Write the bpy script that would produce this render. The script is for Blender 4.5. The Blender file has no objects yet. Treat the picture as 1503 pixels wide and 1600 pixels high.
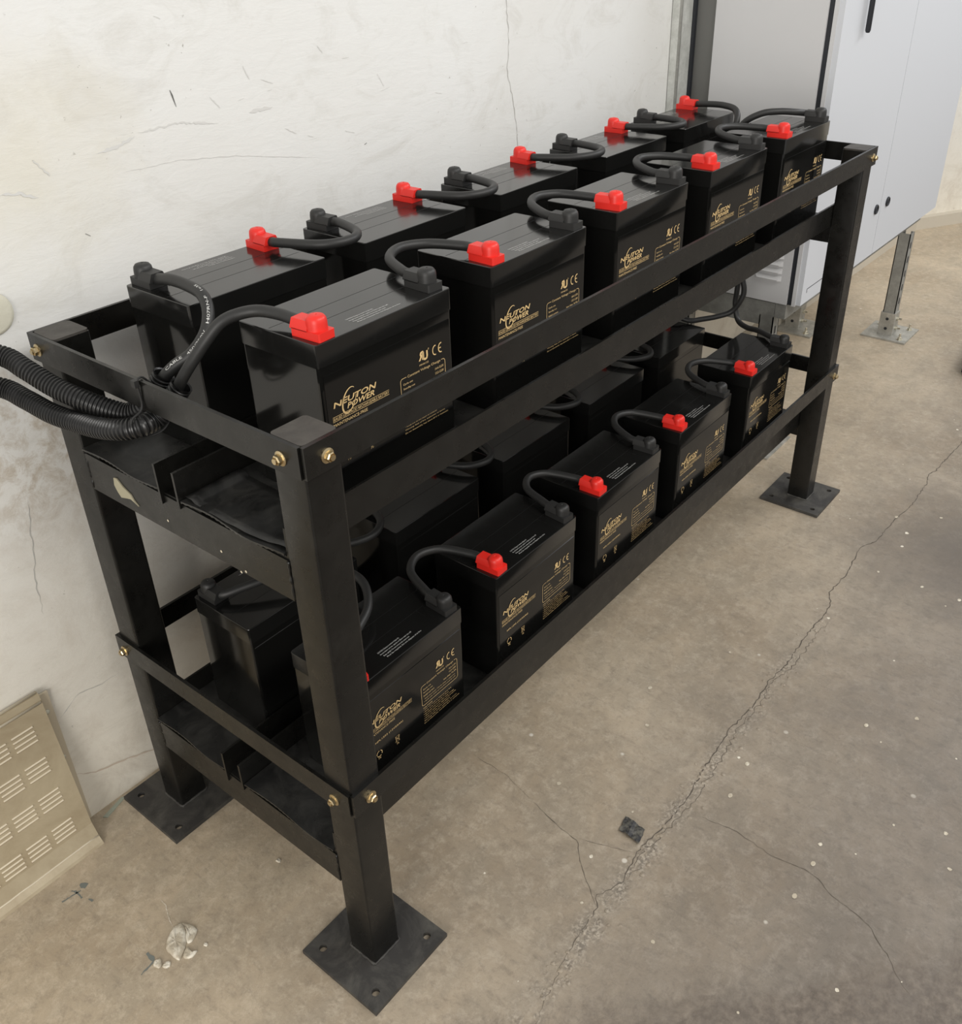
import bpy, bmesh, math, random
from mathutils import Vector, Matrix
random.seed(7)
sc = bpy.context.scene
# ------------------------------------------------------------------ camera
cam = bpy.data.cameras.new('camera'); camo = bpy.data.objects.new('camera', cam); sc.collection.objects.link(camo)
F = 1478.7156
cam.sensor_fit = 'HORIZONTAL'; cam.sensor_width = 36.0; cam.lens = F / 1503 * 36
cam.shift_x = -(759.606 - 751.5) / 1503; cam.shift_y = (737.5066 - 800) / 1503
yaw, pit, rol = .6902, -.5366, -.0295
fw = Vector((math.cos(pit) * math.cos(yaw), math.cos(pit) * math.sin(yaw), math.sin(pit)))
rt = Vector((math.sin(yaw), -math.cos(yaw), 0)); up = rt.cross(fw)
r2 = rt * math.cos(rol) + up * math.sin(rol); u2 = -rt * math.sin(rol) + up * math.cos(rol)
M = Matrix((r2, u2, -fw)).transposed().to_4x4(); M.translation = Vector((-.5265, -.6772, 1.3631))
camo.matrix_world = M; cam.clip_start = .02; sc.camera = camo
# ------------------------------------------------------------------ light
w = bpy.data.worlds.new('world'); sc.world = w; w.use_nodes = True
w.node_tree.nodes['Background'].inputs[0].default_value = (1.0, .98, .95, 1)
w.node_tree.nodes['Background'].inputs[1].default_value = .46
def area(name, loc, target, sx, sy, e, col):
    l = bpy.data.lights.new(name, 'AREA'); l.shape = 'RECTANGLE'; l.size = sx; l.size_y = sy; l.energy = e; l.color = col
    o = bpy.data.objects.new(name, l); sc.collection.objects.link(o); o.location = loc
    o.rotation_euler = (Vector(target) - Vector(loc)).to_track_quat('-Z', 'Y').to_euler(); return o
area('ceiling_lamp', (.7, -1.9, 2.8), (.9, .2, .3), 2.4, .5, 38, (1, .975, .93))
area('low_side_fill', (-3.2, -1.3, 1.35), (0, .1, .6), 1.5, 1.9, 62, (1, .965, .91))  # unseen fill light, added to brighten the lower wall and near-end faces
area('ceiling_lamp', (3.6, -1.2, 2.8), (3.0, .2, .3), 2.0, .5, 34, (.97, .98, 1))
sc.view_settings.view_transform = 'Standard'; sc.view_settings.look = 'None'
sc.view_settings.exposure = 0.3; sc.view_settings.gamma = 1; sc.view_settings.use_curve_mapping = False

# ------------------------------------------------------------------ helpers
COL = sc.collection
def link(name, me, parent=None, label=None, kind=None):
    o = bpy.data.objects.new(name, me); COL.objects.link(o)
    if parent: o.parent = parent
    if label: o['label'] = label
    if kind: o['kind'] = kind
    return o
def fin(name, bm, mat, parent=None, smooth=False, bevel=0, **k):
    if bevel:
        bmesh.ops.bevel(bm, geom=[e for e in bm.edges if e.calc_face_angle(0) > .5], offset=bevel, segments=1, affect='EDGES', profile=.6)
    bmesh.ops.recalc_face_normals(bm, faces=bm.faces)
    me = bpy.data.meshes.new(name); bm.to_mesh(me); bm.free()
    for m in (mat if isinstance(mat, (list, tuple)) else [mat]): me.materials.append(m)
    if smooth:
        me.polygons.foreach_set('use_smooth', [True] * len(me.polygons))
        if smooth != 'all': me.set_sharp_from_angle(angle=math.radians(38 if smooth is True else smooth))
    return link(name, me, parent, **k)
def thing(name, label, cat, loc=(0, 0, 0), rz=0, group=None):
    o = bpy.data.objects.new(name, None); COL.objects.link(o); o.location = loc; o.rotation_euler = (0, 0, rz)
    o.empty_display_size = .02
    tag(o, label, cat, group); return o
def tag(o, label, cat, group=None, kind=None):
    o['label'] = label; o['category'] = cat
    if group: o['group'] = group
    if kind: o['kind'] = kind
    return o
def box(bm, x0, x1, y0, y1, z0, z1, mi=0):
    v = [bm.verts.new((x, y, z)) for z in (z0, z1) for y in (y0, y1) for x in (x0, x1)]
    for f in ((0, 2, 3, 1), (4, 5, 7, 6), (0, 1, 5, 4), (2, 6, 7, 3), (0, 4, 6, 2), (1, 3, 7, 5)):
        fc = bm.faces.new([v[i] for i in f]); fc.material_index = mi
    return v
def bx(*a):
    bm = bmesh.new(); box(bm, *a); return bm
def prism(bm, pts, axis, a, b):
    """extrude 2D polygon pts along axis between a and b"""
    def P(p, t):
        return (t, p[0], p[1]) if axis == 'x' else (p[0], t, p[1]) if axis == 'y' else (p[0], p[1], t)
    A = [bm.verts.new(P(p, a)) for p in pts]; B = [bm.verts.new(P(p, b)) for p in pts]
    bm.faces.new(A); bm.faces.new(B[::-1])
    for i in range(len(pts)):
        j = (i + 1) % len(pts); bm.faces.new((A[i], A[j], B[j], B[i]))
def lathe(bm, prof, n=24, mtx=None):
    rings = []
    for r, z in prof:
        if r < 1e-6: rings.append([bm.verts.new((0, 0, z))])
        else: rings.append([bm.verts.new((r * math.cos(2 * math.pi * i / n), r * math.sin(2 * math.pi * i / n), z)) for i in range(n)])
    vs = [v for g in rings for v in g]
    for a, b in zip(rings, rings[1:]):
        for i in range(n):
            j = (i + 1) % n
            if len(a) == 1: bm.faces.new((a[0], b[i], b[j]))
            elif len(b) == 1: bm.faces.new((a[i], a[j], b[0]))
            else: bm.faces.new((a[i], a[j], b[j], b[i]))
    if len(rings[0]) > 1: bm.faces.new(rings[0][::-1])
    if len(rings[-1]) > 1: bm.faces.new(rings[-1])
    if mtx is not None: bmesh.ops.transform(bm, matrix=mtx, verts=vs)
def spline(P, n=8):
    P = [Vector(p) for p in P]; out = []
    Q = [P[0] * 2 - P[1]] + P + [P[-1] * 2 - P[-2]]
    for i in range(1, len(Q) - 2):
        for k in range(n):
            t = k / n; a, b, c, d = Q[i - 1], Q[i], Q[i + 1], Q[i + 2]
            out.append(.5 * (2 * b + (c - a) * t + (2 * a - 5 * b + 4 * c - d) * t * t + (3 * b - a - 3 * c + d) * t ** 3))
    out.append(P[-1].copy()); return out
def resample(P, step):
    L = [0]
    for a, b in zip(P, P[1:]): L.append(L[-1] + (b - a).length)
    n = max(2, int(L[-1] / step)); out = []; j = 0
    for i in range(n + 1):
        s = L[-1] * i / n
        while j < len(L) - 2 and L[j + 1] < s: j += 1
        t = (s - L[j]) / max(1e-9, L[j + 1] - L[j]); out.append(P[j].lerp(P[j + 1], t))
    return out, L[-1]
def frames(P):
    T = [(P[min(i + 1, len(P) - 1)] - P[max(i - 1, 0)]).normalized() for i in range(len(P))]
    N = T[0].cross(Vector((0, 0, 1)));
    if N.length < .1: N = T[0].cross(Vector((1, 0, 0)))
    N.normalize(); out = []
    for t in T:
        N = (N - t * N.dot(t)).normalized(); out.append((t, N, t.cross(N)))
    return out
def tube(bm, P, R, n=14, cap=True):
    fr = frames(P); rings = []
    for i, p in enumerate(P):
        r = R(i) if callable(R) else R; t, a, b = fr[i]
        rings.append([bm.verts.new(p + a * r * math.cos(2 * math.pi * k / n) + b * r * math.sin(2 * math.pi * k / n)) for k in range(n)])
    for A, B in zip(rings, rings[1:]):
        for i in range(n):
            j = (i + 1) % n; bm.faces.new((A[i], A[j], B[j], B[i]))
    if cap: bm.faces.new(rings[0][::-1]); bm.faces.new(rings[-1])

# ------------------------------------------------------------------ materials
def mat(name, col, rough=.5, metal=0, spec=.5, coat=0):
    m = bpy.data.materials.new(name); m.use_nodes = True
    b = m.node_tree.nodes['Principled BSDF']
    b.inputs['Base Color'].default_value = (*col, 1); b.inputs['Roughness'].default_value = rough
    b.inputs['Metallic'].default_value = metal; b.inputs['Specular IOR Level'].default_value = spec
    b.inputs['Coat Weight'].default_value = coat
    return m
class NT:
    def __init__(s, m): s.t = m.node_tree; s.b = s.t.nodes['Principled BSDF']; s.tc = s.t.nodes.new('ShaderNodeNewGeometry')
    def n(s, ty, **k):
        nd = s.t.nodes.new(ty)
        for a, v in k.items(): setattr(nd, a, v)
        return nd
    def l(s, a, b): s.t.links.new(a, b)
    def noise(s, scale, detail=6, rough=.6, dist=0, vec=None, sc3=None):
        nd = s.n('ShaderNodeTexNoise'); nd.inputs['Scale'].default_value = scale; nd.inputs['Detail'].default_value = detail
        nd.inputs['Roughness'].default_value = rough; nd.inputs['Distortion'].default_value = dist
        v = vec or s.tc.outputs['Position']
        if sc3:
            mp = s.n('ShaderNodeMapping'); mp.inputs['Scale'].default_value = sc3; s.l(v, mp.inputs[0]); v = mp.outputs[0]
        s.l(v, nd.inputs['Vector']); return nd.outputs['Fac']
    def ramp(s, src, stops):
        r = s.n('ShaderNodeValToRGB'); e = r.color_ramp.elements
        while len(e) < len(stops): e.new(.5)
        for q, (p, c) in zip(e, stops):
            q.position = p; q.color = (c, c, c, 1) if isinstance(c, (int, float)) else (*c, 1)
        s.l(src, r.inputs[0]); return r.outputs[0]
    def mix(s, fac, a, b, mode='MIX'):
        m = s.n('ShaderNodeMix', data_type='RGBA', blend_type=mode)
        for i, v in ((0, fac), (6, a), (7, b)):
            if isinstance(v, (int, float)): m.inputs[i].default_value = v if i == 0 else (v, v, v, 1)
            elif isinstance(v, tuple): m.inputs[i].default_value = (*v, 1)
            else: s.l(v, m.inputs[i])
        return m.outputs[2]
    def math(s, op, a, b=0.0, clamp=False):
        m = s.n('ShaderNodeMath', operation=op, use_clamp=clamp)
        for i, v in ((0, a), (1, b)):
            if isinstance(v, (int, float)): m.inputs[i].default_value = v
            else: s.l(v, m.inputs[i])
        return m.outputs[0]
    def xyz(s):
        q = s.n('ShaderNodeSeparateXYZ'); s.l(s.tc.outputs['Position'], q.inputs[0]); return q.outputs
    def bump(s, h, strength=.2, dist=.002):
        b = s.n('ShaderNodeBump'); b.inputs['Strength'].default_value = strength; b.inputs['Distance'].default_value = dist
        s.l(h, b.inputs['Height']); s.l(b.outputs[0], s.b.inputs['Normal'])
    def col(s, c): s.l(c, s.b.inputs['Base Color'])
    def rough(s, c): s.l(c, s.b.inputs['Roughness'])

# floor concrete
m_floor = mat('concrete', (.4, .34, .27), .55); q = NT(m_floor); X = q.xyz()
c = q.mix(q.ramp(q.noise(2.2, 6, .6, .6), [(.36, 0), (.66, 1)]), (.38, .305, .215), (.56, .465, .34))
c = q.mix(q.ramp(q.noise(7, 9, .62, .5, sc3=(1, 1.8, 1)), [(.42, 0), (.62, .5)]), c, (.36, .31, .235))
c = q.mix(q.ramp(q.noise(30, 10, .85, .2), [(.49, 0), (.62, .5)]), c, (.66, .57, .44))
c = q.mix(q.ramp(q.noise(48, 10, .85, .3, sc3=(1.3, 1, 1)), [(.50, 0), (.66, .5)]), c, (.22, .18, .135))
c = q.mix(q.ramp(q.noise(70, 6, .7, 0, sc3=(1, .35, 1)), [(.55, 0), (.72, .35)]), c, (.17, .14, .11))
# greyer, duller concrete away from the wall; cream near it
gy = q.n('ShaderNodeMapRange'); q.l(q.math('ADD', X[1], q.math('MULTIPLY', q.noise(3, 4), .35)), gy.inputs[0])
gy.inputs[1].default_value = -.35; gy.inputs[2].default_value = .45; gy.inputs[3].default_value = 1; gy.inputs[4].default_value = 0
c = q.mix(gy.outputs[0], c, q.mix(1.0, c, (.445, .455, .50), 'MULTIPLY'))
# spalled strip along the long crack
d = q.math('ABSOLUTE', q.math('ADD', q.math('ADD', X[1], .213), q.math('MULTIPLY', q.math('SUBTRACT', q.noise(12, 4), .5), .03)))
strip = q.math('MULTIPLY', q.math('SUBTRACT', 1, q.math('MULTIPLY', d, 32), True), q.ramp(q.noise(22, 6, .7), [(.42, 0), (.56, 1)]), True)
strip = q.math('MULTIPLY', strip, q.math('SUBTRACT', 1.15, q.math('MULTIPLY', X[0], .75), True))
c = q.mix(q.math('MULTIPLY', strip, .85), c, q.mix(q.ramp(q.noise(150, 3), [(.45, 0), (.6, 1)]), (.17, .15, .125), (.52, .46, .38)))
# dirty stain in the near right corner
st = q.math('ADD', q.math('ADD', q.math('MULTIPLY', X[1], -.73), q.math('MULTIPLY', X[0], -.68)), q.math('MULTIPLY', q.math('SUBTRACT', q.noise(14, 9, .78, .6), .5), .22))
c = q.mix(q.ramp(q.math('ADD', st, .4), [(.49, 0), (.545, .75)]), c, q.mix(q.ramp(q.noise(60, 6, .7), [(.4, 0), (.65, 1)]), (.085, .066, .052), (.20, .165, .13)))
bl = q.n('ShaderNodeVectorMath', operation='DISTANCE'); q.l(q.tc.outputs['Position'], bl.inputs[0]); bl.inputs[1].default_value = (1.62, -.47, 0)
c = q.mix(q.ramp(q.math('ADD', bl.outputs['Value'], q.math('MULTIPLY', q.noise(5, 7, .7), .5)), [(.30, .75), (.62, 0)]), c, (.10, .083, .068))
st2 = q.math('MULTIPLY', q.ramp(q.noise(1.7, 7, .7, .8), [(.52, 0), (.66, .5)]), q.math('MULTIPLY', q.math('SUBTRACT', -.05, X[1]), 3, True), True)
c = q.mix(st2, c, (.15, .13, .11))
v = q.n('ShaderNodeTexVoronoi'); v.inputs['Scale'].default_value = 11; q.l(q.tc.outputs['Position'], v.inputs['Vector'])
sp = q.math('MULTIPLY', q.ramp(v.outputs['Distance'], [(.035, 1), (.06, 0)]), q.ramp(q.noise(3.1, 2), [(.5, 0), (.56, 1)]))
c = q.mix(q.math('MULTIPLY', sp, .75), c, (.72, .68, .6))
q.col(c)
q.bump(q.math('ADD', q.math('ADD', q.noise(60, 9, .75), q.math('MULTIPLY', q.noise(9, 5), 1.2)), q.math('MULTIPLY', strip, q.noise(120, 4))), .35, .0035)
q.rough(q.ramp(q.noise(5, 5), [(.3, .42), (.7, .62)]))

# wall plaster
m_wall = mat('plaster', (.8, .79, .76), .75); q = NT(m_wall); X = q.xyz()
c = q.mix(q.ramp(q.noise(1.6, 6, .6, .5), [(.4, 0), (.7, 1)]), (.79, .795, .78), (.75, .745, .715))
c = q.mix(q.ramp(q.noise(5.5, 8, .72, 1.5, sc3=(1, 1, 1.8)), [(.52, 0), (.72, .5)]), c, (.60, .585, .54))
blob = q.n('ShaderNodeVectorMath', operation='DISTANCE'); q.l(q.tc.outputs['Position'], blob.inputs[0]); blob.inputs[1].default_value = (.10, .6, 1.08)
ye = q.ramp(q.math('ADD', q.math('MULTIPLY', blob.outputs['Value'], 2.6), q.math('MULTIPLY', q.noise(7, 6, .7), .9)), [(.45, .55), (.95, 0)])
c = q.mix(ye, c, (.70, .66, .54))
# warm bounce light painted into the low wall colour, then grime specks, brown smudges
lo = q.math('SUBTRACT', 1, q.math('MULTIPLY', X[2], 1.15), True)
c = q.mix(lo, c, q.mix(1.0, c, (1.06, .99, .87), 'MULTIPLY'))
c = q.mix(q.math('MULTIPLY', lo, q.ramp(q.noise(8, 8, .75, .6), [(.48, 0), (.70, .6)])), c, (.55, .48, .39))
c = q.mix(q.math('MULTIPLY', q.ramp(q.noise(85, 4, .65), [(.665, 0), (.70, .8)]), q.ramp(q.noise(3.3, 4), [(.5, 0), (.62, 1)])), c, (.26, .24, .21))
b2 = q.n('ShaderNodeVectorMath', operation='DISTANCE'); q.l(q.tc.outputs['Position'], b2.inputs[0]); b2.inputs[1].default_value = (-.02, .6, .70)
near = q.ramp(q.math('ADD', b2.outputs['Value'], q.math('MULTIPLY', q.noise(9, 6, .7), .16)), [(.12, 1), (.26, 0)])
c = q.mix(q.math('MULTIPLY', near, q.ramp(q.noise(30, 8, .75, .5), [(.44, 0), (.62, .85)])), c, (.50, .43, .34))
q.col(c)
q.bump(q.math('ADD', q.noise(45, 8, .7, .6, sc3=(.5, 1, 1.6)), q.math('MULTIPLY', q.noise(7, 5, .6, .8), 1.5)), .24, .004)

def painted(name, col, r=.38, dust=.12, spec=.5):
    m = mat(name, col, r, spec=spec); q = NT(m)
    q.col(q.mix(q.ramp(q.noise(14, 8, .7, .8), [(.45, 0), (.75, dust)]), col, (.21, .20, .17)))
    q.rough(q.ramp(q.noise(40, 6, .7), [(.3, r - .07), (.7, r + .12)])); q.bump(q.noise(260, 3), .02, .0005); return m
m_steel = painted('black_painted_steel', (.0055, .0053, .0046), .29, .03, .42)
m_cap = painted('dusty_black_steel', (.050, .045, .040), .55, .22)
m_plate = painted('dusty_base_plate', (.033, .031, .029), .6, .35)
m_bat = mat('battery_case_plastic', (.0065, .0065, .006), .13, spec=.42); q = NT(m_bat)
q.rough(q.ramp(q.noise(6, 6, .6), [(.35, .07), (.75, .17)]))
m_lid = mat('battery_lid_plastic', (.0085, .0085, .008), .13, spec=.65); q = NT(m_lid)
q.rough(q.ramp(q.noise(9, 8, .7), [(.35, .09), (.8, .21)]))
m_groove = mat('groove', (.003, .003, .003), .6)
m_rub = mat('black_rubber', (.017, .017, .0165), .5); q = NT(m_rub); q.bump(q.noise(180, 4), .12, .0006)
m_red = mat('red_rubber', (.72, .022, .014), .42); q = NT(m_red); q.bump(q.noise(160, 4), .08, .0006)
m_cond = mat('corrugated_plastic', (.016, .016, .016), .34)
m_mat = mat('rubber_mat', (.012, .012, .0115), .4); q = NT(m_mat)
q.col(q.mix(q.ramp(q.noise(16, 8, .75, 1), [(.42, 0), (.75, .22)]), (.011, .011, .0105), (.16, .155, .14))); q.rough(q.ramp(q.noise(22, 6), [(.3, .22), (.7, .5)]))
m_gold = mat('gold_ink', (.78, .56, .27), .45); m_white = mat('white_ink', (.62, .62, .6), .5)
m_brass = mat('zinc_yellow_bolt', (.62, .50, .30), .3, 1)
m_zinc = mat('bright_zinc_bolt', (.75, .72, .62), .25, 1)
m_galv = mat('galvanised_steel', (.46, .47, .46), .5, .55); q = NT(m_galv)
q.col(q.mix(q.ramp(q.noise(30, 6, .7), [(.4, 0), (.65, 1)]), (.36, .355, .325), (.52, .51, .47)))
m_strut = mat('weathered_zinc', (.60, .61, .58), .5, .15); q = NT(m_strut)
q.col(q.mix(q.ramp(q.noise(22, 6, .7), [(.4, 0), (.65, 1)]), (.50, .51, .48), (.68, .69, .66)))
m_galvd = mat('dull_galvanised_steel', (.21, .215, .21), .55, .35); q = NT(m_galvd)
q.col(q.mix(q.ramp(q.noise(24, 6, .7), [(.4, 0), (.7, 1)]), (.28, .28, .26), (.40, .40, .375)))
m_cab = mat('white_powder_coat', (.62, .64, .675), .45); q = NT(m_cab); q.bump(q.noise(500, 2), .05, .0003)
m_cabs = mat('grey_powder_coat', (.60, .60, .605), .4); q = NT(m_cabs); q.bump(q.noise(500, 2), .05, .0003)
m_dark = mat('dark_gasket', (.015, .017, .022), .5)
m_grey = mat('grey_frame_paint', (.16, .16, .15), .45)
m_ventm = mat('beige_sheet_metal', (.50, .42, .29), .42, .1); q = NT(m_ventm)
q.col(q.mix(q.ramp(q.noise(6, 6, .7, .5), [(.38, 0), (.7, 1)]), (.50, .43, .30), (.36, .29, .19)))
m_slit = mat('slit_shadow', (.30, .24, .16), .7)
m_rim = mat('pale_worn_edge', (.64, .57, .44), .35, .2)
m_slot = mat('bright_slot_edge', (.78, .70, .55), .4)
m_plas = mat('dry_plaster', (.68, .62, .50), .9); q = NT(m_plas); q.bump(q.noise(90, 6, .7), .6, .003)
q.col(q.mix(q.ramp(q.noise(60, 5), [(.45, 0), (.6, 1)]), (.50, .44, .34), (.78, .73, .62)))
m_crack = mat('crack', (.10, .083, .066), .9); m_crackw = mat('wall_crack', (.50, .49, .46), .9); m_crackb = mat('brown_wall_crack', (.62, .52, .42), .9)
m_mark = mat('dark_scuff', (.12, .12, .11), .8); m_smudge = mat('grey_scuff', (.665, .66, .635), .8)
m_paint = mat('green_grey_paint', (.17, .185, .17), .7); m_tape = mat('pale_green_plastic', (.36, .39, .32), .4)
m_scrap = mat('scrap', (.045, .045, .048), .6); q = NT(m_scrap)
q.col(q.mix(q.ramp(q.noise(70, 6, .7), [(.45, 0), (.65, .8)]), (.025, .025, .028), (.17, .16, .13)))
m_glue = mat('dried_glue', (.36, .33, .23), .7); q = NT(m_glue); q.bump(q.noise(150, 4), .5, .002)
m_cream = mat('cream_plaster', (.66, .64, .53), .8); q = NT(m_cream); q.bump(q.noise(40, 6, .7), .5, .003)
m_base = mat('cream_skirting', (.58, .53, .44), .75); q = NT(m_base); q.bump(q.noise(30, 6, .7), .4, .004)

# ------------------------------------------------------------------ setting
fl = fin('floor', bx(-2.5, 7, -3.5, .9, -.1, 0), m_floor, kind='structure')
WY = .6
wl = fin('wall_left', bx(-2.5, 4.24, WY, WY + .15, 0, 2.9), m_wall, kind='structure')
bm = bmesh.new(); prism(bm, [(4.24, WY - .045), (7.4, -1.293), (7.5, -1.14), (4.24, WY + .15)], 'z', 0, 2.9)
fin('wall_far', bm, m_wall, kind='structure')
bm = bmesh.new(); prism(bm, [(4.20, WY - .062), (7.38, -1.33), (7.4, -1.293), (4.24, WY - .045), (4.20, WY)], 'z', 0, .055)
fin('baseboard_far', bm, m_base, kind='structure', bevel=.006)
bm = bmesh.new(); prism(bm, [(1.9, WY), (4.22, WY), (4.20, WY - .062), (3.2, WY - .05), (1.9, WY - .012)], 'z', 0, .05)
fin('baseboard_left', bm, m_base, kind='structure', bevel=.006)

def ribbon(name, pts, wid, m, parent, plane='floor', jit=.004, step=.008, taper=True, off=.0006, kind=None):
    """a narrow irregular strip: crack or stroke. pts in (x,y) on the floor or (x,z) on the wall"""
    P = [Vector((p[0], p[1], 0)) for p in pts]; R, L = resample(P, step); n = len(R); A = []; B = []; bm = bmesh.new()
    def to(p, h=off): return (p[0], p[1], h) if plane == 'floor' else (p[0], WY - h, p[1])
    for i, p in enumerate(R):
        t = (R[min(i + 1, n - 1)] - R[max(i - 1, 0)]).normalized(); nn = Vector((-t.y, t.x, 0))
        w_ = wid * random.uniform(.35, 1.25) * (min(1, 6 * min(i + .4, n - .6 - i) / n) if taper else 1) / 2
        q_ = p + nn * random.uniform(-jit, jit)
        A.append(bm.verts.new(to(q_ + nn * w_))); B.append(bm.verts.new(to(q_ - nn * w_)))
    for i in range(n - 1): bm.faces.new((A[i], A[i + 1], B[i + 1], B[i]))
    return fin(name, bm, m, parent, kind=kind)
LONG = [(3.2, -.27), (2.6, -.245), (2.184, -.227), (2.073, -.219), (1.982, -.215), (1.954, -.206), (1.899, -.216), (1.743, -.219), (1.66, -.206), (1.552, -.203), (1.502, -.182),
        (1.366, -.194), (1.287, -.189), (1.242, -.207), (1.204, -.212), (1.131, -.205), (.996, -.21), (.929, -.201), (.856, -.208), (.763, -.198), (.706, -.203),
        (.649, -.204), (.573, -.212), (.495, -.211), (.429, -.2), (.352, -.21), (.307, -.19), (.291, -.202), (.263, -.206), (.187, -.21), (.146, -.222), (.122, -.222), (.095, -.232), (.06, -.238), (.0, -.25)]
ribbon('crack', LONG, .0021, m_crack, fl, jit=.0022)
ribbon('crack', [(p[0], p[1] - .012 - .006 * math.sin(i)) for i, p in enumerate(LONG[13:28])], .0010, m_crack, fl, jit=.004)
ribbon('crack', [(.416, .152), (.416, .076), (.398, .004), (.416, .004)][:3], .0005, m_crack, fl, jit=.001)
ribbon('crack', [(.398, .004), (.381, -.063), (.376, -.11), (.346, -.133), (.315, -.172), (.291, -.202)], .0009, m_crack, fl, jit=.001)
ribbon('crack', [(.545, -.233), (.556, -.312), (.548, -.385), (.557, -.447), (.537, -.487), (.528, -.531), (.519, -.554), (.485, -.595), (.466, -.61), (.44, -.65)], .0009, m_crack, fl, jit=.0015)
ribbon('crack', [(.382, -.108), (.402, -.166), (.418, -.206)], .0005, m_crack, fl, jit=.001)
# spalled chips along the crack: raised crumbs, too many to pick apart
bm = bmesh.new()
for i in range(150):
    x = .12 + 1.1 * random.random() ** 1.4; y = -.218 + random.gauss(0, .012); r = random.uniform(.001, .0035)
    vs = bmesh.ops.create_icosphere(bm, subdivisions=1, radius=r)['verts']
    for v_ in vs: v_.co = Vector((x + v_.co.x * random.uniform(.8, 2), y + v_.co.y * 1.4, max(0, v_.co.z * .5)))
fin('concrete_crumbs', bm, m_floor, fl, kind='stuff')
bm = bmesh.new()
for i in range(70):
    x = random.uniform(.1, 2.6); y = random.uniform(-.75, .02); r = random.uniform(.001, .0035) * (1 + .4 * x); n = 7
    if y > -.19 and x > .9: r *= .7
    vs = [bm.verts.new((x + r * random.uniform(.7, 1.2) * math.cos(a), y + r * random.uniform(.6, 1.1) * math.sin(a), .0005)) for a in [2 * math.pi * k / n for k in range(n)]]
    bm.faces.new(vs)
for (x, y) in ((.93, -.40), (.705, -.262), (.62, -.27), (.77, -.02), (.575, -.44), (.50, -.44), (1.43, -.43)):
    r = .0055; bm.faces.new([bm.verts.new((x + r * math.cos(k), y + r * .7 * math.sin(k), .0007)) for k in [0, .9, 1.8, 2.7, 3.6, 4.5, 5.4]])
fin('paint_drips', bm, m_plas, fl, kind='stuff')
ribbon('crack', [(1.124, 1.45), (1.12, 1.3), (1.124, 1.207), (1.133, 1.137), (1.125, 1.077), (1.142, 1.026), (1.156, .959), (1.158, .913), (1.15, .878), (1.16, .8)], .0018, m_crackw, wl, 'wall', jit=.0018)
ribbon('crack', [(-.04, .633), (-.054, .572), (-.069, .485), (-.072, .437)], .0015, m_crackw, wl, 'wall', jit=.002)
ribbon('crack', [(-.107, .11), (-.073, .087), (-.014, .068), (.031, .05), (.08, .045)], .003, m_crackb, wl, 'wall', jit=.0012)
ribbon('crack', [(-.1, .235), (-.063, .261), (-.018, .251), (.014, .254)], .0012, m_crackw, wl, 'wall', jit=.001)
ribbon('scratch', [(.222, 1.052), (.319, 1.051), (.425, 1.038), (.597, 1.003)], .0012, m_smudge, wl, 'wall', jit=.0006)
ribbon('scuff_mark', [(.325, 1.149), (.328, 1.138), (.331, 1.125)], .002, m_mark, wl, 'wall', jit=.0003)
for a, wd in (([(.191, 1.084), (.231, 1.09), (.254, 1.097)], .005), ([(.26, 1.10), (.33, 1.103), (.399, 1.091)], .003), ([(.462, 1.098), (.508, 1.098)], .006), ([(.043, 1.059), (.068, 1.056), (.092, 1.044)], .004), ([(.097, 1.093), (.116, 1.069)], .002)):
    ribbon('scuff_mark', a, wd, m_smudge, wl, 'wall', jit=.0012, step=.004)
for i in range(26):
    x = random.uniform(-.1, 1.0); z = random.uniform(.98, 1.35); a = random.uniform(-1.2, .4); l = random.uniform(.006, .03)
    ribbon('scuff_mark', [(x, z), (x + l * math.cos(a), z + l * math.sin(a))], .0012, random.choice((m_smudge, m_smudge, m_mark)) if l < .012 else m_smudge, wl, 'wall', jit=.0005, step=.003)

# ------------------------------------------------------------------ battery rack
L_, W_, H_, H2, HR, S, T, PL = 1.6703, .5397, .8968, .3775, .0386, .0523, .005, .156
SZ = (.7305, .2180)                      # top of the shelf end bars
BZ = (.7385, .2265)                      # underside of the batteries
rack = thing('battery_rack', 'black steel two-tier rack on four square legs bolted beside the white wall', 'rack', (0, 0, 0))
def hexbolt(parent, x, y, z, nrm, m=None):
    bm = bmesh.new()
    lathe(bm, [(.0088, 0), (.0088, .0012), (.0062, .0022)], 20)
    lathe(bm, [(.0060, .0020), (.0060, .0068), (.0048, .0082), (.0036, .0066)], 6)
    lathe(bm, [(.0034, .0066), (.0034, .0098)], 12)
    ax = Vector(nrm); Mx = Matrix.Translation((x, y, z)) @ ax.to_track_quat('Z', 'Y').to_matrix().to_4x4()
    bmesh.ops.transform(bm, matrix=Mx, verts=bm.verts)
    return fin('hex_bolt', bm, m or m_brass, parent, label='brass coloured hex bolt')
def plate_mesh(cx, cy):
    bm = bmesh.new(); h = PL / 2
    c = [bm.verts.new((cx + i * h, cy + j * h, 0)) for i, j in ((-1, -1), (1, -1), (1, 1), (-1, 1))]
    E_ = [bm.edges.new((c[i], c[(i + 1) % 4])) for i in range(4)]
    for i in (-1, 1):
        for j in (-1, 1):
            v = [bm.verts.new((cx + i * .056 + .0062 * math.cos(a), cy + j * .056 + .0062 * math.sin(a), 0)) for a in [2 * math.pi * k / 14 for k in range(14)]]
            E_ += [bm.edges.new((v[k], v[(k + 1) % 14])) for k in range(14)]
    g = bmesh.ops.triangle_fill(bm, use_beauty=True, edges=E_)
    fs = [f for f in bm.faces]
    r = bmesh.ops.extrude_face_region(bm, geom=fs)
    for v in r['geom']:
        if isinstance(v, bmesh.types.BMVert): v.co.z = .008
    return bm
PC = {}
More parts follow.
